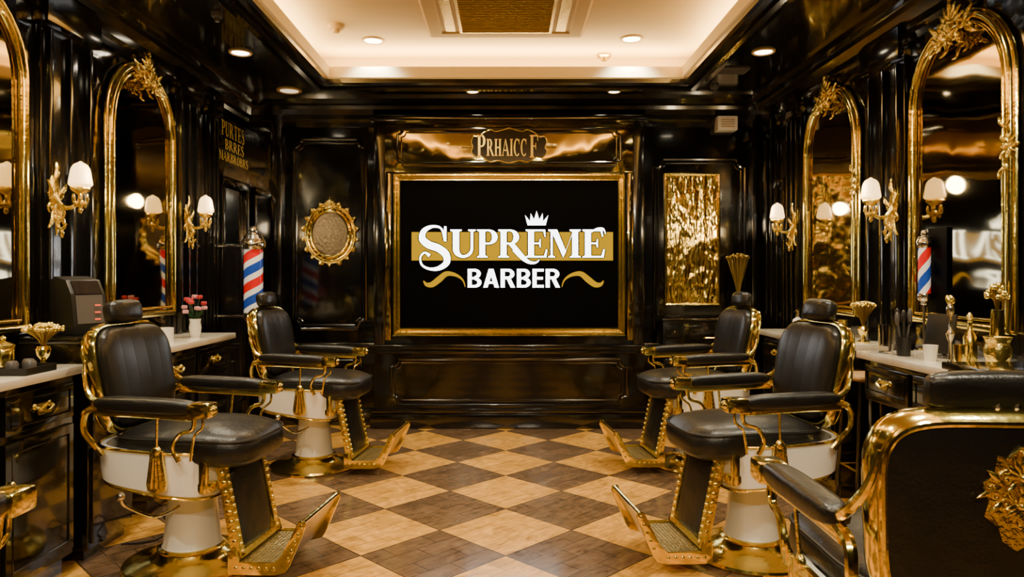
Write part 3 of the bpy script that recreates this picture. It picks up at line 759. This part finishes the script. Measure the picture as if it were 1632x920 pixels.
def blackcab(loc,w,d,h,label,n=2,rz=0):
    e=thing('side_cabinet',loc,rz,label,'cabinet')
    MB().bx(0,d,-w/2,w/2,.05,h-.03,.005).bx(.02,d-.03,-w/2+.02,w/2-.02,0,.05).done('body',LACS,e)
    MB().bx(0,d+.02,-w/2-.01,w/2+.01,h-.03,h,.006).done('cabinet_top',LACS,e)
    for i in range(n):
        hh=(h-.12)/n; z0=.07+i*hh
        q=MB().bx(d,d+.014,-w/2+.02,w/2-.02,z0+.01,z0+hh-.01,.003).done('drawer',LACS,e)
        MB().tube([(d+.012,-.05,z0+hh*.6),(d+.03,-.04,z0+hh*.6),(d+.03,.04,z0+hh*.6),(d+.012,.05,z0+hh*.6)],.006,6).done('handle',GOLD,q)
    return e
blackcab((-W+.06,3.60,0),.40,.32,1.06,'slim black cabinet under the payment machine')
blackcab((W-.05,2.55,0),.78,.50,1.0,'black cabinet beside the marble worktop',2,pi)
blackcab((1.76,YB-.05,0),.80,.26,.98,'black console cabinet below the amber mirror',3,-pi/2)
e=thing('bar_stool',(2.10,4.15,0),0,'black stool with tan padded seat between worktops','stool')
m=MB(); m.pillow(supel(.14,.125,4,32),lambda u,v,w:Vector((u,v,.77+w)),.05,3,5); m.done('seat',TAN,e)
for sx in (-1,1):
    for sy in (-1,1): MB().tube([(sx*.11,sy*.1,.75),(sx*.14,sy*.12,0)],.012,8).done('leg',LACS,e)
MB().tube([(.13,.115,.25),(-.13,.115,.25),(-.13,-.115,.25),(.13,-.115,.25)],.008,6,closed=True).done('footrail',GOLD,e)
# ------------------------------------------------------------------ barber poles
def pole(loc,rz,k,label,wall=True,kr=1):
    e=thing('barber_pole',loc,rz,label,'barber pole')
    r=.073*k*kr
    o=MB().lathe([(r,.0),(r,.50*k)],(0,0,0),32).done('striped_cylinder',STRIPE,e); o.location=(0,0,.13*k)
    MB().lathe([(0,0),(.03*k,.002),(.045*k,.02*k),(.03*k,.035*k),(.06*k,.055*k),(r*1.15,.08*k),(r*1.22,.10*k),(r*1.1,.13*k),(r*.9,.135*k)],n=32).done('lower_cap',CHROME,e)
    MB().lathe([(r*.9,.625*k),(r*1.12,.63*k),(r*1.28,.65*k),(r*1.28,.69*k),(r*1.05,.72*k),(.065*k,.745*k),(.03*k,.76*k),(.036*k,.785*k),(.025*k,.81*k),(0,.82*k)],n=32).done('upper_cap',CHROME,e)
    m=MB()
    if wall:
        for z in (.10*k,.66*k): m.tube([(0,0,z),(-.32,0,z)],.012,8)
        m.bx(-.33,-.31,-.04,.04,.05,.75*k,.004); m.done('wall_bracket',CHROME,e)
    return e
pole((-2.0,5.72,.93),0,1,'large striped barber pole on the wall beside the door')
e=pole((2.28,3.93,1.19),0,.50,'small striped barber pole standing in for a mirror reflection, with added mask board',False,.85)  # solid pole put in where the mirror would show a reflected one
MB().tube([(0,0,.002),(0,0,-.24)],.009,8).lathe([(0,-.25),(.05,-.25),(.05,-.24),(.02,-.225),(0,-.225)],n=20).done('stand',CHROME,e)
MB().bx(.036,.044,-.14,.03,-.04,.42,.002).done('reflection_mask_board',SCREEN,e)  # added dark board, hides the small pole's reflection in the mirror
# ------------------------------------------------------------------ small items
CT=.94
def cup(name,loc,r,h,mat,label,cat,taper=.8):
    o=MB().lathe([(0,0),(r*taper,0),(r*taper*1.02,.004),(r,h),(r*.92,h),(r*taper*.9,.01),(0,.01)],n=24).done(name,mat); return top(o,label,cat,loc)
def umbel(loc,h,w,label,vh=.10,mat=GOLDO,n=80,hs=.10,dome=.30):
    e=thing('dried_flower_vase',loc,0,label,'vase')
    MB().lathe([(0,0),(.035,0),(.04,.008),(.015,.02),(.012,.04),(.026,.06),(.032,.085),(.024,vh),(.018,vh),(.02,.08),(0,.065)],n=24).done('vase',GOLD,e)
    m=MB(); hd=MB()
    for i in range(n):
        a=R.uniform(0,2*pi); q=math.sqrt(R.random()); x=w*q*math.cos(a); y=w*q*math.sin(a); z=h-dome*w*q*q+R.uniform(-.006,.006)
        m.tube(cr([(0,0,vh*.8),(x*.3,y*.3,vh+(h-vh)*.35),(x,y,z)],3),.0016,4)
        hd.sph((x,y,z),w*hs,u=6,v=5)
    m.done('stems',DGOLD,e); hd.done('flower_heads',mat,e)
    return e
umbel((-2.05,3.20,CT),.195,.082,'gold goblet filled with domed dried flowers')
umbel((2.05,6.36,.98),.56,.10,'tall gold vase with dried flower sprays on black cabinet',.16,DGOLD)
umbel((2.19,4.42,CT),.25,.07,'gold vase with dried blossoms beside the mirror')
umbel((2.18,3.20,CT),.37,.042,'gold vase of dried sprays on marble worktop',.26,n=36,hs=.26,dome=1.2)
e=thing('lidded_jar',(-2.16,3.10,CT),0,'polished gold lidded jar on marble worktop','jar')
MB().lathe([(0,0),(.04,0),(.045,.01),(.045,.09),(.04,.10),(0,.10)],n=24).done('body',GOLD,e)
MB().lathe([(0,.10),(.046,.10),(.046,.112),(.02,.125),(.008,.13),(.014,.145),(0,.155)],n=24).done('lid',GOLDO,e)
e=thing('tray',(-2.03,3.05,CT),0,'low black tray on the marble worktop','tray')
MB().bx(-.07,.07,-.10,.10,0,.008,.002).frame(.07,.10,[(0,.006),(0,.03),(.006,.03),(.006,.006)],lambda u,v,d:Vector((u,v,d))).done('body',BLK,e)
for i,(x,y) in enumerate(((-.03,-.04),(.02,0),(-.02,.05))):
    o=MB().lathe([(0,0),(.022,0),(.024,.01),(.024,.035),(.018,.045),(0,.047)],n=18).done('round_tin',GREY); top(o,'small round dark tin resting in the tray','tin',(-2.03+x,3.05+y,CT+.009),0,'tins in the tray')
e=thing('payment_machine',(-2.14,3.62,1.06),rad(-25),'black countertop machine with slanted screen and red display','machine')
m=MB(); m.prism([(-.09,0),(.09,0),(.09,.05),(.07,.20),(.03,.27),(-.06,.29),(-.09,.27)],lambda u,v,w:Vector((u,w,v)),-.09,.09,.008); m.done('body',BLK,e)
m=MB(); m.prism([(.094,.055),(.075,.195),(.071,.195),(.090,.055)],lambda u,v,w:Vector((u,w,v)),-.07,.07); m.done('keypad',GREY,e,smooth=False)
m=MB()
for i in range(3): m.prism([(.0945,.07+i*.035),(.0930,.078+i*.035),(.0905,.078+i*.035),(.092,.07+i*.035)],lambda u,v,w:Vector((u,w,v)),.02,.05)
m.done('red_display',REDLED,e,smooth=False)
m=MB(); m.prism([(.074,.20),(.036,.265),(.033,.262),(.071,.197)],lambda u,v,w:Vector((u+.002,w,v+.002)),-.07,.07); m.done('screen',DGLASS,e,smooth=False)
cup('tumbler',(-2.12,4.30,CT),.032,.12,GOLD,'gold tumbler on marble worktop','cup')
cup('tumbler',(-2.05,4.22,CT),.028,.10,DGOLD,'dull gold tumbler on marble worktop','cup')
cup('candle_jar',(-2.10,4.46,CT),.045,.09,WHITE,'white candle jar beside gold tumblers','jar',.95)
cup('tumbler',(-2.2,4.38,CT),.03,.14,GOLDO,'tall gold beaker near the mirror','cup')
e=thing('flower_vase',(-2.10,4.88,CT),0,'small white vase with red and pink flowers','vase')
MB().lathe([(0,0),(.028,0),(.034,.02),(.040,.06),(.034,.10),(.038,.12),(.032,.12),(.028,.10),(0,.02)],n=24).done('vase',WHITE,e)
st=MB(); pk=MB(); rd=MB()
for i in range(12):
    a=R.uniform(0,2*pi); q=R.uniform(.02,.07); z=R.uniform(.16,.27)
    st.tube(cr([(0,0,.05),(q*.3*math.cos(a),q*.3*math.sin(a),.13),(q*math.cos(a),q*math.sin(a),z)],3),.002,4)
    tgt=(rd,pk)[i%2]
    for j in range(5):
        b=2*pi*j/5; tgt.sph((q*math.cos(a)+.011*math.cos(b),q*math.sin(a)+.011*math.sin(b),z),(.010,.010,.013),u=6,v=5)
    fl2=lambda u,v,d:Vector((u*math.cos(a),u*math.sin(a),v)); leaf(st,fl2,.01,.12,.07,.012,rad(50),0,.002)
st.done('stems',GREEN,e); pk.done('pink_blossom',PINK,e); rd.done('red_blossom',RED,e)
def pump(loc,label,mat=WHITE):
    e=thing('pump_bottle',loc,0,label,'bottle')
    MB().lathe([(0,0),(.032,0),(.034,.006),(.034,.10),(.028,.115),(.012,.125),(.012,.135),(0,.135)],n=24).done('bottle',mat,e)
    MB().lathe([(.013,.132),(.014,.15),(.005,.153),(.005,.175),(0,.176)],n=14).tube([(0,0,.172),(-.02,-.02,.174),(-.035,-.03,.165)],.005,6).done('pump',CHROME,e)
pump((1.99,4.92,CT),'white pump bottle on the marble worktop')
cup('glass_tumbler',(2.02,5.05,CT),.03,.08,GLASS,'clear glass tumbler beside the pump bottle','glass')
cup('tumbler',(2.08,4.68,CT),.03,.10,GOLD,'gold tumbler on marble worktop','cup')
cup('tumbler',(2.14,4.58,CT),.028,.13,GOLDO,'tall gold tumbler beside dried blossoms','cup')
cup('white_cup',(2.0,4.50,CT),.028,.07,WHITE,'plain white cup on marble worktop','cup')
cup('glass_jar',(2.02,3.84,CT),.035,.15,GLASS,'clear glass jar at the worktop corner','jar',.9)
e=thing('brush_pot',(2.04,3.70,CT),0,'black pot holding barber brushes and combs','pot')
MB().lathe([(0,0),(.032,0),(.036,.10),(.031,.10),(.028,.01),(0,.01)],n=20).done('pot',BLK,e)
for i in range(6):
    a=i*1.05; m=MB(); dx,dy=.018*math.cos(a),.018*math.sin(a)
    m.tube([(dx*.5,dy*.5,.02),(dx*1.6,dy*1.6,.16)],.005,6); m.sph((dx*1.8,dy*1.8,.19+.01*(i%3)),(.012,.012,.035)); m.done('brush',GREY if i%2 else BLK,e)
e=thing('tablet_display',(2.18,3.62,CT),rad(200),'small black tablet on stand on worktop','tablet')
MB().box((0,0,.12),(.014,.16,.20),.006,Matrix.Rotation(rad(-10),3,'Y')).done('tablet',BLK,e)
MB().bx(-.05,.03,-.04,.04,0,.012,.003).tube([(-.03,0,.01),(-.012,0,.08)],.01,8).done('stand',GREY,e)
cup('white_cup',(2.06,3.50,CT),.034,.075,WHITE,'white ceramic cup on the marble worktop','cup',.75)
cup('tumbler',(2.05,3.24,CT),.036,.10,GOLD,'polished gold tumbler on the marble worktop','cup',.85)
e=thing('gold_urn',(2.10,3.08,CT),0,'large gold urn with ring bands','vase')
MB().lathe([(0,0),(.045,0),(.048,.012),(.036,.03),(.05,.07),(.052,.10),(.044,.125),(.055,.15),(.048,.15),(.038,.12),(0,.03)],n=28).done('body',GOLDO,e)
e=thing('finial_stand',(2.07,3.36,CT),0,'silver ornamental finial on slender stand','ornament')
MB().lathe([(0,0),(.03,0),(.032,.008),(.01,.02),(.006,.10),(.014,.12),(.02,.14),(.008,.16),(.005,.22),(.016,.24),(.018,.26),(.01,.28),(0,.285)],n=20).done('stand',CHROME,e)
m=MB()
for i in range(7):
    a=2*pi*i/7; m.sph((.012*math.cos(a),.012*math.sin(a),.295+.01*(i%2)),(.009,.009,.016),u=8,v=6)
m.done('finial',GOLDO,e)
e=thing('gold_bottle',(2.2,3.42,CT),0,'slender gold bottle with stopper on marble worktop','bottle')
MB().lathe([(0,0),(.028,0),(.030,.01),(.030,.12),(.012,.15),(.010,.19),(.014,.195),(0,.20)],n=24).done('body',GOLD,e)
MB().lathe([(0,.195),(.008,.197),(.015,.215),(.006,.235),(0,.238)],n=16).done('stopper',GOLDO,e)
o=MB().tube(cr([(-1.93,3.62,.006),(-1.80,3.66,.006),(-1.74,3.85,.006),(-1.62,3.88,.006),(-1.66,3.72,.006),(-1.85,3.95,.006),(-1.95,4.1,.006)],8),.005,6).done('power_cable',BLK)
top(o,'thin black cable looped on the tiled floor','cable',(0,0,0))
# ------------------------------------------------------------------ ceiling fittings
e=thing('air_conditioner',(0,4.98,HU),0,'cream ceiling cassette air conditioner with bronze grille','air conditioner')
fa=lambda u,v,d:Vector((u,v,d))
MB().frame(.58,.50,[(0,0),(0,-.03),(.02,-.045),(.10,-.045),(.12,-.03),(.12,0)],fa).bx(-.47,-.34,-.39,.39,-.035,0).bx(.34,.47,-.39,.39,-.035,0).done('housing',CEIL,e,smooth=False)
m=MB(); m.frame(.34,.39,[(0,0),(0,-.045),(.02,-.045),(.02,0)],fa)
for i in range(24): m.box((0,-.36+i*.0313,-.032),(.64,.016,.006),0,Matrix.Rotation(rad(35),3,'X'))
m.done('intake_grille',DGOLD,e,smooth=False)
MB().bx(-.33,.33,-.38,.38,-.008,0).done('filter',BLK,e,smooth=False)
for s in (-1,1):
    MB().bx(s*.405-.035,s*.405+.035,-.36,.36,-.040,-.034).done('air_vent',DGOLD,e,smooth=False)
def downlight(x,y,z,lens=LAMP,r=.07,energy=0,label='round recessed ceiling downlight, lit',rot=(0,0,0)):
    e=thing('ceiling_downlight',(x,y,z),0,label,'light','recessed ceiling downlights')
    MB().lathe([(r*.82,0),(r*1.15,0),(r*1.15,-.006),(r*1.0,-.012),(r*.82,-.004)],n=28).done('trim_ring',CEIL,e)
    MB().lathe([(0,-.002),(r*.84,-.002),(r*.84,-.006),(0,-.008)],n=28).done('lens',lens,e)
    if energy: light('SPOT',(x,y,z-.03),energy*1.4,(1,.88,.63),spot_size=rad(110),spot_blend=.7,shadow_soft_size=.05,rot=rot)
downlight(-1.86,5.06,H,energy=70); downlight(1.80,5.04,H,energy=70)
downlight(-1.83,6.1,H,LAMPD,.09,14,'wide recessed downlight glowing dimly')
downlight(-.28,6.12,H,LAMP,.05,26); downlight(.92,6.12,H,LAMP,.05,26)
downlight(-1.04,5.66,HU,LAMP,.08,60); downlight(.98,5.62,HU,LAMP,.08,60)
for y in (3.2,1.4):
    downlight(-1.86,y,H,energy=70); downlight(1.80,y,H,energy=70)
for y in (3.4,1.6):
    downlight(-1.04,y,HU,LAMP,.08,75); downlight(.98,y,HU,LAMP,.08,75)
# added fill spots behind the camera in downlight fittings, brightening chairs and pedestals
downlight(-.7,-.45,H,LAMP,.08,85,rot=(rad(52),0,rad(12))); downlight(.7,-.45,H,LAMP,.08,85,rot=(rad(52),0,rad(-12)))
def detector(x,y,z,r,label,mat=CEIL):
    e=thing('smoke_detector',(x,y,z),0,label,'smoke detector','ceiling smoke detectors')
    MB().lathe([(0,0),(r,0),(r,-.018),(r*.8,-.03),(0,-.03)],n=24).done('base',mat,e)
    MB().lathe([(0,-.03),(r*.5,-.03),(r*.42,-.055),(0,-.06)],n=20).done('sensor',mat,e)
detector(-1.25,5.32,HU,.06,'cream round smoke detector on raised ceiling')
detector(.82,6.02,HU,.06,'cream smoke detector near the cove edge',DGOLD)
detector(-1.72,4.3,H,.035,'small sensor on the black soffit',GREY); detector(1.72,5.95,H,.035,'small sensor on the black soffit',GREY)
e=thing('ceiling_vent',(1.72,5.5,H),0,'small dark louvred vent in the soffit','vent')
m=MB().frame(.12,.08,[(0,0),(0,-.012),(.012,-.012),(.012,0)],fa)
for i in range(6): m.bx(-.108,.108,-.062+i*.022,-.052+i*.022,-.01,-.004)
m.done('louvre',GREY,e,smooth=False)
# ------------------------------------------------------------------ lights
cc=(1,.74,.32)
for s in (-1,1):
    light('AREA',(s*1.60,cyc,3.02),130,cc,shape='RECTANGLE',size=.12,size_y=hyc*2+.3,rot=(pi,0,0))
light('AREA',(0,5.94,3.02),85,cc,shape='RECTANGLE',size=3.0,size_y=.12,rot=(pi,0,0))
light('AREA',(0,OY0-.2,3.02),70,cc,shape='RECTANGLE',size=3.0,size_y=.12,rot=(pi,0,0))
w=bpy.data.worlds.new('world'); S.world=w; w.use_nodes=True
w.node_tree.nodes['Background'].inputs[0].default_value=(1,.7,.4,1); w.node_tree.nodes['Background'].inputs[1].default_value=.02
# ------------------------------------------------------------------ camera
c=bpy.data.cameras.new('camera'); co=bpy.data.objects.new('camera',c); COL.objects.link(co)
co.location=(0,0,1.35); co.rotation_euler=(pi/2,0,0)
c.sensor_width=36; c.lens=36*1150/1632; c.shift_x=10/1632; c.shift_y=-20/1632; c.clip_start=.05
S.camera=co
